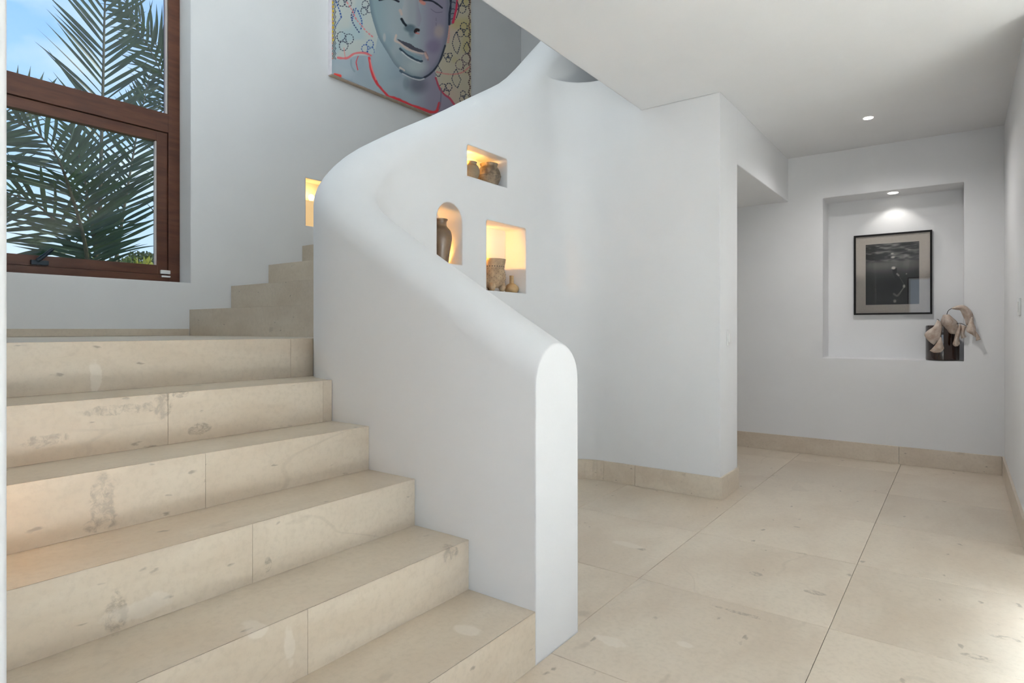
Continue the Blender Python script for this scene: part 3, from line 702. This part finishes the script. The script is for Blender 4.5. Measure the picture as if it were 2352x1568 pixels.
# lamp in the stairwell wall niche
sc = empty('wall_niche_lamp', (XW-.06, (SC_Y0+SC_Y1)/2, SC_Z0))
m = NT('amber_shade'); m.b.inputs['Base Color'].default_value = (.80, .62, .38, 1); m.b.inputs['Roughness'].default_value = .7
m.b.inputs['Emission Color'].default_value = (1, .60, .22, 1); m.b.inputs['Emission Strength'].default_value = .34
add('shade_panel', box((XW-.022, SC_Y0+.001, SC_Z0+.001), (XW-.012, SC_Y1-.001, 2.122), .002), m.m, sc)
bb = lathe([(.001, 0), (.014, .004), (.022, .02), (.024, .034), (.018, .05), (.001, .057)], 20); mm = bpy.data.meshes.new('bulb'); bb.to_mesh(mm); bb.free()
mm.transform(Matrix.Translation((XW-.07, 2.985, 2.135))); add('bulb', mm, emis('bulb_glow', (1, .62, .2), 4), sc, True)
bb = lathe([(.012, 0), (.012, .22)], 12); mm = bpy.data.meshes.new('stem'); bb.to_mesh(mm); bb.free(); mm.transform(Matrix.Translation((XW-.07, 2.985, SC_Z0+.001))); add('stem', mm, WHITE_PL, sc)
tag(sc, 'amber glowing lamp behind a cream panel in the stairwell wall niche', 'lamp')
l = light('wall_niche_lamp_glow', 'POINT', (-.005, -.01, .265), (0, 0, 0), 1.6, (1, .55, .15), shadow_soft_size=.02); l.parent = sc

# hidden warm lamps of the three niches
def niche_lamp(y, z, e, label, dx, aim, cone=112):
    o = empty('niche_lamp', (XI-NDP+dx, y, z))
    p = Vector(o.location); add('housing', box(p+Vector((-.014, -.0155, -.014)), p+Vector((.014, -.007, .014)), .002), WHITE_PL, o)
    add('diffuser', box(p+Vector((-.011, -.0069, -.011)), p+Vector((.011, 0, .011)), .002), LAMPA, o)
    tag(o, label, 'light', 'warm lamps hidden in the wall niches')
    l = light('niche_lamp_glow', 'SPOT', (.0, .008, 0), Vector(aim).to_track_quat('-Z', 'Y').to_euler(), e, (1, .46, .08), shadow_soft_size=.01, spot_size=math.radians(cone), spot_blend=.4); l.parent = o
niche_lamp(N1[0]+.016, N1[2]+.12, 9.0, 'warm lamp fixed to the side of the wide upper niche', .11, (-.75, .6, .05))
niche_lamp(2.655, N2[2]+.022, 3.0, 'warm lamp at the foot of the arched niche behind the tall vase', .018, (-.25, .8, .55), 150)
niche_lamp(N3[0]+.016, N3[2]+.27, 5.0, 'warm lamp fixed to the side of the lower niche behind the tripod pot', .12, (-.65, .75, -.1))

# switches
q0 = at_x(1670, 757, XP); q1 = at_x(1677, 793, XP)
def switch(lo, hi, ax, sgn, label):
    o = empty('light_switch', [(lo[i]+hi[i])/2 for i in range(3)]); add('plate', box(lo, hi, .002), WHITE_PL, o)
    L, H = list(lo), list(hi)
    for i in range(3):
        if i == ax: continue
        w = H[i]-L[i]; L[i] += w*.22; H[i] -= w*.22
    if sgn > 0: L[ax], H[ax] = hi[ax]+.0002, hi[ax]+.004
    else: L[ax], H[ax] = lo[ax]-.004, lo[ax]-.0002
    add('rocker', box(L, H, .001), WHITE_PL, o); tag(o, label, 'switch')
switch((XP+.0004, q0.y-.004, q1.z), (XP+.008, q1.y+.006, q0.z), 0, 1, 'narrow white light switch on the end of the pier')
switch((XR-.009, 4.28, 1.168), (XR-.0004, 4.40, 1.262), 0, -1, 'white light switch on the wall beside the picture niche')

# ================================================================== POTS IN THE NICHES
def clay(name, c0, c1, rough, scale=18, spots=None, bump=.25):
    m = NT(name); g = m.n('ShaderNodeTexCoord').outputs['Object']; f = m.noise(g, scale, 5, .65); k = m.noise(g, scale*4, 3)
    c = m.mix(m.rng(f, .36, .66), c0, c1); c = m.mix(m.math('MULTIPLY', m.rng(k, .5, .7), .3), c, tuple(x*.5 for x in c0))
    m.l(c, m.b.inputs['Base Color']); m.b.inputs['Roughness'].default_value = rough; m.bump(f, bump, .004); return m.m
def pot(name, loc, prof, mat, label, cat, rim=None, group=None, seg=48):
    o = empty(name, loc); b_ = lathe(prof, seg); me = bpy.data.meshes.new('body'); bmesh.ops.recalc_face_normals(b_, faces=b_.faces[:]); b_.to_mesh(me); b_.free()
    me.transform(Matrix.Translation(Vector(loc))); add('body', me, mat, o, True); tag(o, label, cat, group); return o
def band(o, prof, mat, name='rim'):
    b_ = lathe(prof, 48, False); rows = b_; me = bpy.data.meshes.new(name); b_.to_mesh(me); b_.free(); me.transform(Matrix.Translation(Vector(o.location))); return add(name, me, mat, o, True)
def hollow(outer, th=.006):
    o_ = smooth_prof(outer, 5); top = o_[-1]
    return o_+[(max(.002, top[0]-th), top[1]), (max(.002, top[0]-th), top[1]-.012), (max(.002, o_[-4][0]-th), o_[-4][1]), (.001, top[1]*.45)]
PX_ = XI-.088
CL1 = clay('mottled_dark_clay', (.055, .040, .026), (.20, .145, .090), .7, 22); CL2 = clay('olive_clay', (.13, .10, .06), (.20, .155, .095), .75, 12)
CL3 = clay('brown_glaze', (.075, .042, .020), (.135, .080, .040), .38, 9, bump=.08); CL4 = clay('sandy_clay', (.22, .145, .085), (.40, .285, .175), .8, 20); CL5 = clay('ochre_clay', (.34, .22, .10), (.42, .28, .13), .6, 14)
z = N1[2]+.0008
p = pot('clay_pot', (PX_, 3.062, z), hollow([(.040, 0), (.055, .012), (.072, .045), (.077, .07), (.072, .098), (.060, .122), (.054, .132), (.058, .146), (.060, .150)]), CL1,
    'squat dark mottled clay pot with a ridged waist in the upper niche', 'pot')
band(p, [(.0765, .064), (.0795, .068), (.0795, .073), (.0765, .077)], CL1, 'ridge')
pot('clay_pot', (PX_, 2.872, z), hollow([(.030, 0), (.045, .010), (.060, .045), (.062, .065), (.055, .090), (.044, .104), (.041, .112), (.045, .120)]), CL2, 'smaller plain olive-brown clay pot in the upper niche', 'pot')
z = N2[2]+.0008
p = pot('tall_vase', (PX_+.005, 2.598, z), hollow([(.046, 0), (.050, .01), (.056, .06), (.066, .12), (.070, .16), (.062, .195), (.044, .217), (.038, .228), (.038, .248), (.044, .258), (.045, .264)]), CL3,
    'tall brown glazed vase with a narrow neck in the arched niche', 'vase')
z = N3[2]+.0008
tp = empty('tripod_pot', (PX_, 3.100, z)); loc = Vector(tp.location)
prof = hollow([(.02, .026), (.055, .030), (.076, .050), (.086, .085), (.085, .115), (.078, .145), (.078, .165), (.084, .195), (.087, .212)])
b_ = lathe(prof, 56); bmesh.ops.recalc_face_normals(b_, faces=b_.faces[:]); me = bpy.data.meshes.new('body'); b_.to_mesh(me); b_.free(); me.transform(Matrix.Translation(loc)); add('body', me, CL4, tp, True)
for a in (-.95, .45, 2.4):
    b_ = bmesh.new(); d = Vector((math.cos(a), math.sin(a), 0))
    tube_into(b_, [loc+d*.060+Vector((0, 0, .052)), loc+d*.064+Vector((0, 0, .030)), loc+d*.062+Vector((0, 0, .012)), loc+d*.058+Vector((0, 0, .0))], [.024, .025, .019, .010], 12); add('foot', b_, CL4, tp, True)
DK = simple('dark_hole', (.03, .018, .010), .9, var=.2)
b_ = bmesh.new(); rr = random.Random(5)
def rad_at(zz):
    for (r0, z0), (r1, z1) in zip(prof, prof[1:]):
        if z0 <= zz <= z1 and z1 > z0: return r0+(r1-r0)*(zz-z0)/(z1-z0)
    return .08
holes = [(.162, -1.35+k*.21, .0040) for k in range(14)]
for q, zz in enumerate((.146, .128, .112, .097, .083, .070, .056)): holes += [(zz+rr.uniform(-.004, .004), -1.3+k*.34+(q % 2)*.17, .0022) for k in range(9)]
for zz, a, r in holes:
    R = rad_at(zz); c = loc+Vector((R*math.cos(a), R*math.sin(a), zz)); nrm = Vector((math.cos(a), math.sin(a), 0)); t_ = Vector((-math.sin(a), math.cos(a), 0))
    vs = [b_.verts.new(c+nrm*.0009+t_*r*math.cos(k*math.pi/4)+Vector((0, 0, r*math.sin(k*math.pi/4)))) for k in range(8)]; b_.faces.new(vs)
    cb = b_.verts.new(c-nrm*.002)
    for k in range(8): b_.faces.new((vs[k], vs[(k+1) % 8], cb))
tag(add('pierced_holes', b_, DK, tp), 'rows of small dark holes', kind='stuff')
tag(tp, 'sandy clay tripod pot dotted with small holes in the lower niche', 'pot')
p = pot('small_bottle', (PX_+.008, 3.298, z), hollow([(.030, 0), (.040, .006), (.049, .024), (.047, .040), (.034, .056), (.018, .066), (.0145, .072), (.0140, .10), (.0145, .120)], .003), CL5,
    'small round ochre clay bottle with a thin neck beside the tripod pot', 'bottle')

# ================================================================== VASE WITH DRIED FLOWERS
VX, VY, VZ = -.116, 5.937, NZ0+.0006
m = NT('brown_glass'); m.b.inputs['Base Color'].default_value = (.020, .007, .004, 1); m.b.inputs['Roughness'].default_value = .04; m.b.inputs['Coat Weight'].default_value = .4
vp = [(.002, .001), (.100, 0), (.109, .004), (.111, .012), (.111, .268), (.109, .276), (.106, .278), (.103, .274), (.103, .02), (.002, .016)]
vs_ = pot('glass_vase', (VX, VY, VZ), vp, m.m, 'dark brown cylindrical glass vase standing in the picture niche', 'vase')
PETAL = NT('dried_petal'); g_ = PETAL.n('ShaderNodeTexCoord').outputs['UV']
gg = PETAL.n('ShaderNodeTexCoord').outputs['Object']; f = PETAL.noise(gg, 24, 4, .6); f2 = PETAL.noise(gg, 90, 3)
PETAL.l(PETAL.mix(PETAL.rng(f, .3, .7), (.42, .31, .24), (.60, .52, .455)), PETAL.b.inputs['Base Color']); PETAL.b.inputs['Roughness'].default_value = .85; PETAL.bump(f2, .25, .003)
PETAL = PETAL.m; WIRE = simple('dark_stem', (.03, .025, .022), .6, var=.2)
def cpx(c): return 2080+c[0]/9.225, 680+c[1]/9.225
def petal(left, right, y, bulge, fold, parent, n=16, w=12, seed=1):
    """a drooping petal lofted between two edges that hang in front of the niche; bulge and folds give it depth"""
    r_ = random.Random(seed); b_ = bmesh.new(); rows = []
    Ls, Rs = smooth_prof(left, 8), smooth_prof(right, 8)
    def pick(lst, t): q = t*(len(lst)-1); i = min(int(q), len(lst)-2); f_ = q-i; return [lst[i][k]*(1-f_)+lst[i+1][k]*f_ for k in range(2)]
    ph = r_.uniform(0, 6)
    for i in range(n+1):
        t = i/n; a, c = pick(Ls, t), pick(Rs, t); row = []
        for j in range(w+1):
            q = j/w; px, py = cpx((a[0]*(1-q)+c[0]*q, a[1]*(1-q)+c[1]*q))
            dy = -bulge*math.sin(math.pi*q)*math.sin(math.pi*min(1, .15+t*.85))-fold*math.sin(q*7+ph+t*2)*t
            row.append(b_.verts.new(at_y(px, py, y+dy)))
        rows.append(row)
    for i in range(n):
        for j in range(w): b_.faces.new((rows[i][j], rows[i][j+1], rows[i+1][j+1], rows[i+1][j]))
    o = add('petal', b_, PETAL, parent, True); sd_ = o.modifiers.new('thickness', 'SOLIDIFY'); sd_.thickness = .0016
    return o
def stem(parent, pts):
    b_ = bmesh.new(); P3 = [at_y(*cpx(p[:2]), p[2]) for p in pts]; P3 = [Vector(p) for p in smooth_prof([tuple(p) for p in P3], 6)]
    tube_into(b_, P3, .0022, 8); add('stem', b_, WIRE, parent, True)
FG = 'dried flowers in the brown vase'
base_z = VZ+.02
def flower(label): 
    return tag(empty('dried_flower', (VX, VY, base_z)), label, 'flower', FG)
fo = flower('dried petal folding over the front of the brown vase, split into two flaps')
stem(fo, [(690, 1250, VY-.03), (720, 900, VY-.03), (735, 600, VY-.06), (700, 505, VY-.11), (665, 490, VY-.13)])
petal([(672, 500), (600, 640), (470, 730), (400, 820), (490, 950), (600, 1035)], [(745, 545), (765, 640), (762, 700), (750, 800), (735, 880), (700, 930)], 5.80, .03, .006, fo, seed=2)
petal([(735, 860), (700, 930), (640, 1020), (560, 1110), (510, 1152)], [(755, 870), (775, 950), (795, 1040), (812, 1108), (770, 1150)], 5.785, .02, .004, fo, seed=3)
petal([(510, 1152), (560, 1180), (600, 1196)], [(812, 1108), (780, 1160), (740, 1190)], 5.786, .004, .0, fo, 4, seed=4)
fo = flower('dried domed petal covering the mouth of the brown vase')
stem(fo, [(800, 1250, VY), (820, 900, VY), (850, 600, VY), (860, 470, VY-.02)])
petal([(800, 395), (760, 480), (745, 560), (770, 640), (790, 670)], [(920, 390), (1010, 470), (1100, 560), (1110, 690), (1045, 800)], 5.85, .07, .005, fo, seed=5)
petal([(790, 665), (860, 700), (905, 755), (950, 792)], [(1110, 600), (1120, 690), (1095, 760), (1045, 805)], 5.835, .02, .003, fo, 8, seed=6)
fo = flower('dried petal arching on a wire stem beyond the right edge of the niche')
stem(fo, [(850, 1250, VY+.02), (860, 800, VY+.02), (870, 430, VY), (905, 310, VY-.05), (985, 255, VY-.12)])
petal([(985, 268), (1080, 285), (1160, 300), (1200, 380), (1250, 500), (1285, 620)], [(980, 245), (1120, 195), (1250, 200), (1370, 290), (1430, 400), (1440, 560)], 5.795, .03, .008, fo, seed=7)
petal([(1390, 440), (1340, 560), (1290, 690), (1300, 750), (1380, 800), (1478, 862)], [(1410, 440), (1445, 580), (1475, 650), (1490, 730), (1490, 800), (1486, 868)], 5.775, .02, .006, fo, seed=8)
petal([(1485, 740), (1490, 840), (1492, 945)], [(1500, 760), (1550, 830), (1592, 918)], 5.77, .008, .002, fo, 8, seed=9)
fo = flower('narrow curled dried petal hanging down the right side of the vase')
stem(fo, [(900, 1250, VY+.01), (930, 850, VY), (1000, 620, VY-.06), (1150, 575, VY-.12), (1290, 630, VY-.14)])
petal([(1145, 580), (1110, 680), (1060, 790), (1030, 920), (1000, 1020), (1050, 1062)], [(1165, 590), (1180, 680), (1160, 800), (1130, 900), (1150, 1000), (1110, 1058)], 5.80, .03, .006, fo, seed=10)
petal([(1165, 600), (1180, 700), (1165, 800), (1180, 900)], [(1290, 640), (1260, 720), (1250, 800), (1290, 862)], 5.79, .02, .006, fo, seed=11)

# ================================================================== OUTSIDE
def leaf_mat(name, c0, c1, tr=.25):
    m = NT(name); rnd = m.n('ShaderNodeObjectInfo').outputs['Random']; g = m.n('ShaderNodeNewGeometry'); f = m.noise(g.outputs['Position'], 3.0, 3)
    m.l(m.mix(m.rng(f, .35, .65), c0, c1), m.b.inputs['Base Color']); m.b.inputs['Roughness'].default_value = .45
    t = m.n('ShaderNodeBsdfTranslucent'); t.inputs[0].default_value = (c1[0]*1.6, c1[1]*1.6, c1[2]*.8, 1)
    x = m.n('ShaderNodeMixShader'); x.inputs[0].default_value = tr; m.l(m.b.outputs[0], x.inputs[1]); m.l(t.outputs[0], x.inputs[2]); m.l(x.outputs[0], m.o.inputs[0]); return m.m
PALM = leaf_mat('palm_leaf', (.008, .026, .012), (.022, .058, .018)); STEMM = simple('palm_rachis', (.055, .050, .018), .6, var=.3)
BARK = simple('palm_bark', (.09, .065, .045), .9, var=.3, scale=9, bump=.5)
GND = simple('hillside_earth', (.16, .15, .06), 1, var=.35, scale=1.2)
def hill_z(x, y): return -.7+np.clip((-x-11)/44, 0, 1)**1.2*(6.0+.16*(y-12))+.3*np.sin(x*.21+y*.13)*np.clip((-x-11)/20, 0, 1)
b_ = bmesh.new(); gx = np.linspace(-4.6, -70, 40); gy_ = np.linspace(-25, 60, 40); gr = [[b_.verts.new((x, y, float(hill_z(x, y)))) for y in gy_] for x in gx]
for i in range(39):
    for j in range(39): b_.faces.new((gr[i][j], gr[i+1][j], gr[i+1][j+1], gr[i][j+1]))
hl = add('hillside', b_, GND, smooth=True); st(hl, 'sunny green hillside seen through the window', 'hill')

palm_base = at_x(215, 700, -8.0); pb = Vector((palm_base.x, palm_base.y, -.72))
palm = tag(empty('palm_tree', pb), 'coconut palm with dark green feathery fronds outside the window', 'palm tree')
b_ = bmesh.new(); tube_into(b_, [pb, pb+Vector((.05, .02, .7)), pb+Vector((.02, 0, 1.4)), Vector((palm_base.x, palm_base.y, palm_base.z))], [.19, .15, .13, .15], 14); add('trunk', b_, BARK, palm, True)
# one leaflet: a folded blade of unit length along +X
def leaflet_mesh(droop):
    b_ = bmesh.new(); prev = None; N = 7
    for i in range(N+1):
        t = i/N; w = .028*math.sin(math.pi*min(1, t*.9+.08))**.6*(1-t**3)+.0008; z_ = -droop*t*t
        r = [b_.verts.new((t, -w, z_+w*.45)), b_.verts.new((t, 0, z_)), b_.verts.new((t, w, z_+w*.45))]
        if prev:
            b_.faces.new((prev[0], prev[1], r[1], r[0])); b_.faces.new((prev[1], prev[2], r[2], r[1]))
        prev = r
    me = bpy.data.meshes.new('leaflet'); b_.to_mesh(me); b_.free(); me.materials.append(PALM); return me
LM = [leaflet_mesh(d) for d in (.05, .14, .25)]
rp = random.Random(11)
def frond(ctrl, length, step, ang, droop, single, seed):
    rp.seed(seed)
    P = [at_x(*c) for c in ctrl]; P = [Vector(p) for p in smooth_prof([tuple(p) for p in P], 10)]
    L = [0]
    for a, c in zip(P, P[1:]): L.append(L[-1]+(c-a).length)
    rad = [max(.004, .022*(1-q/L[-1])+.004) for q in L]
    b_ = bmesh.new(); tube_into(b_, P, rad, 8); fr_ = add('frond', b_, STEMM, palm, True)
    mats = []; s_ = L[-1]*.20
    while s_ < L[-1]*.995:
        i = max(0, min(len(L)-2, int(np.searchsorted(L, s_))-1)); f_ = (s_-L[i])/(L[i+1]-L[i]); p = P[i].lerp(P[i+1], f_); T = (P[i+1]-P[i]).normalized()
        view = (p-Vector((0, 0, EYE))).normalized(); t = s_/L[-1]
        ln = length*(.55+.9*math.sin(math.pi*min(1, .12+t*.80)))*.75*(1-.55*t**5)
        for sgn in (-1, 1):
            side = T.cross(view).normalized()*sgn; a = ang*(1.0-.35*t)+rp.uniform(-.09, .09)
            d = (T*math.cos(a)+side*math.sin(a)+view*rp.uniform(-.25, .15)+Vector((0, 0, -droop*.5))).normalized()
            nz_ = (view*-1+Vector((rp.uniform(-.6, .6), rp.uniform(-.6, .6), rp.uniform(-.1, .8)))); nz_ = (nz_-d*nz_.dot(d)).normalized(); yv = nz_.cross(d)
            l_ = ln*rp.uniform(.85, 1.1); wS = .75*rp.uniform(.9, 1.25)
            M = Matrix(((d.x*l_, yv.x*wS, nz_.x*l_, p.x), (d.y*l_, yv.y*wS, nz_.y*l_, p.y), (d.z*l_, yv.z*wS, nz_.z*l_, p.z), (0, 0, 0, 1)))
            mats.append((M, rp.choice(LM[:2] if droop < .3 else LM[1:])))
        s_ += step*rp.uniform(.8, 1.2)
    inv = Matrix.Translation(-wloc(fr_)-Vector((0, 0, 0)))
    if single:
        for M, me in mats:
            o = bpy.data.objects.new('leaflet', me); COL.objects.link(o); o.parent = fr_; o.matrix_local = inv @ M
    else:
        b_ = bmesh.new()
        for M, me in mats:
            n0 = len(b_.verts); b_.from_mesh(me); b_.verts.ensure_lookup_table()
            for v in b_.verts[n0:]: v.co = M @ v.co
        me = bpy.data.meshes.new('leaflets'); b_.to_mesh(me); b_.free(); o = add('leaflets', me, PALM, fr_); tag(o, 'narrow dark green leaflets', kind='stuff')
frond([(222, 690, -8), (229, 500, -8), (233, 330, -8), (237, 180, -8), (240, 40, -8), (247, -120, -7.9), (262, -260, -7.8)], .72, .088, .92, .0, True, 1)
frond([(228, 690, -8.3), (262, 615, -8.4), (283, 490, -8.5), (300, 390, -8.6), (318, 290, -8.7), (345, 170, -8.8)], .58, .080, .95, .02, True, 2)
frond([(212, 690, -7.7), (195, 560, -7.4), (165, 450, -7.2), (125, 350, -7.0), (60, 290, -6.9), (-40, 260, -6.8)], .72, .06, 1.0, .5, False, 3)
frond([(240, 690, -8.6), (345, 650, -8.9), (440, 540, -9.1), (455, 360, -9.2), (405, 190, -9.2), (330, 60, -9.1), (235, -60, -9)], .78, .075, .95, .35, False, 4)
frond([(205, 690, -8.4), (60, 700, -8.6), (-70, 600, -8.8), (-70, 400, -8.8), (0, 270, -8.8), (90, 225, -8.8), (170, 235, -8.8)], .85, .12, 1.0, -.35, False, 5)
frond([(212, 690, -7.9), (178, 590, -7.7), (120, 500, -7.5), (40, 450, -7.4), (-50, 450, -7.3)], .62, .085, .95, .75, False, 6)

frond([(220, 690, -7.7), (222, 600, -7.6), (205, 480, -7.5), (188, 380, -7.5), (160, 300, -7.4)], .48, .06, .95, .30, False, 7)
frond([(235, 690, -8.9), (345, 665, -9.0), (450, 560, -9.0), (440, 360, -8.9), (380, 190, -8.8), (330, 90, -8.7), (265, 10, -8.7)], .70, .085, .95, .35, False, 10)

BUSH = [leaf_mat('bush_yellow', (.20, .22, .03), (.42, .38, .06), .3), leaf_mat('bush_green', (.06, .10, .025), (.16, .19, .05), .3), leaf_mat('bush_dark', (.03, .055, .02), (.08, .10, .035), .3)]
def bush_mesh(seed):
    r = np.random.RandomState(seed); n = 900; d = r.normal(size=(n, 3)); d /= np.linalg.norm(d, axis=1)[:, None]; rad = .72+.28*r.rand(n)+.18*np.sin(d[:, 0]*5+seed)*np.cos(d[:, 2]*4)
    c = d*rad[:, None]; c[:, 2] = np.abs(c[:, 2])*.8; a = r.normal(size=(n, 3)); a /= np.linalg.norm(a, axis=1)[:, None]; q = np.cross(a, r.normal(size=(n, 3))); q /= np.linalg.norm(q, axis=1)[:, None]
    s_ = (.07+.06*r.rand(n))[:, None]; v = np.stack([c-a*s_, c+q*s_*.5, c+a*s_, c-q*s_*.5], 1).reshape(-1, 3)
    me = bpy.data.meshes.new('foliage'); me.from_pydata(v.tolist(), [], [(4*i, 4*i+1, 4*i+2, 4*i+3) for i in range(n)]); return me
rb = random.Random(21)
spots = [(120, 600, -21, 1.0, 0), (285, 603, -24, 1.0, 0), (175, 602, -27, 1.1, 1), (340, 600, -30, 1.15, 0), (235, 598, -33, 1.2, 0), (300, 596, -36, 1.2, 1), (60, 606, -33, 1.1, 0), (150, 596, -39, 1.2, 1), (355, 588, -43, 1.15, 2), (270, 590, -47, 1.15, 2), (205, 592, -51, 1.15, 2), (330, 580, -55, 1.2, 2), (390, 578, -59, 1.2, 2)]
names = ['sunlit yellow-green shrub on the hillside behind the palm', 'mid green shrub on the hillside behind the palm', 'dark green shrub on the hillside ridge behind the palm']
for k, (px, py, x, r, c) in enumerate(spots):
    p = at_x(px, py, x); gz = float(hill_z(p.x, p.y)); top = max(p.z, gz+.8)
    hgt = (top-gz)/.85
    o = empty('shrub', (p.x, p.y, gz)); me = bush_mesh(k); me.transform(Matrix.Diagonal((r*1.2, r*1.2, hgt, 1))); me.transform(Matrix.Translation(Vector(o.location))); add('foliage', me, BUSH[c], o)
    b_ = bmesh.new(); tube_into(b_, [Vector(o.location)+Vector((0, 0, -.1)), Vector(o.location)+Vector((.03, 0, hgt*.5))], [.08, .05], 8); add('stem', b_, BARK, o)
    tag(o, names[c], 'shrub', 'shrubs on the hillside of the kind: '+('yellow-green', 'mid green', 'dark green')[c])
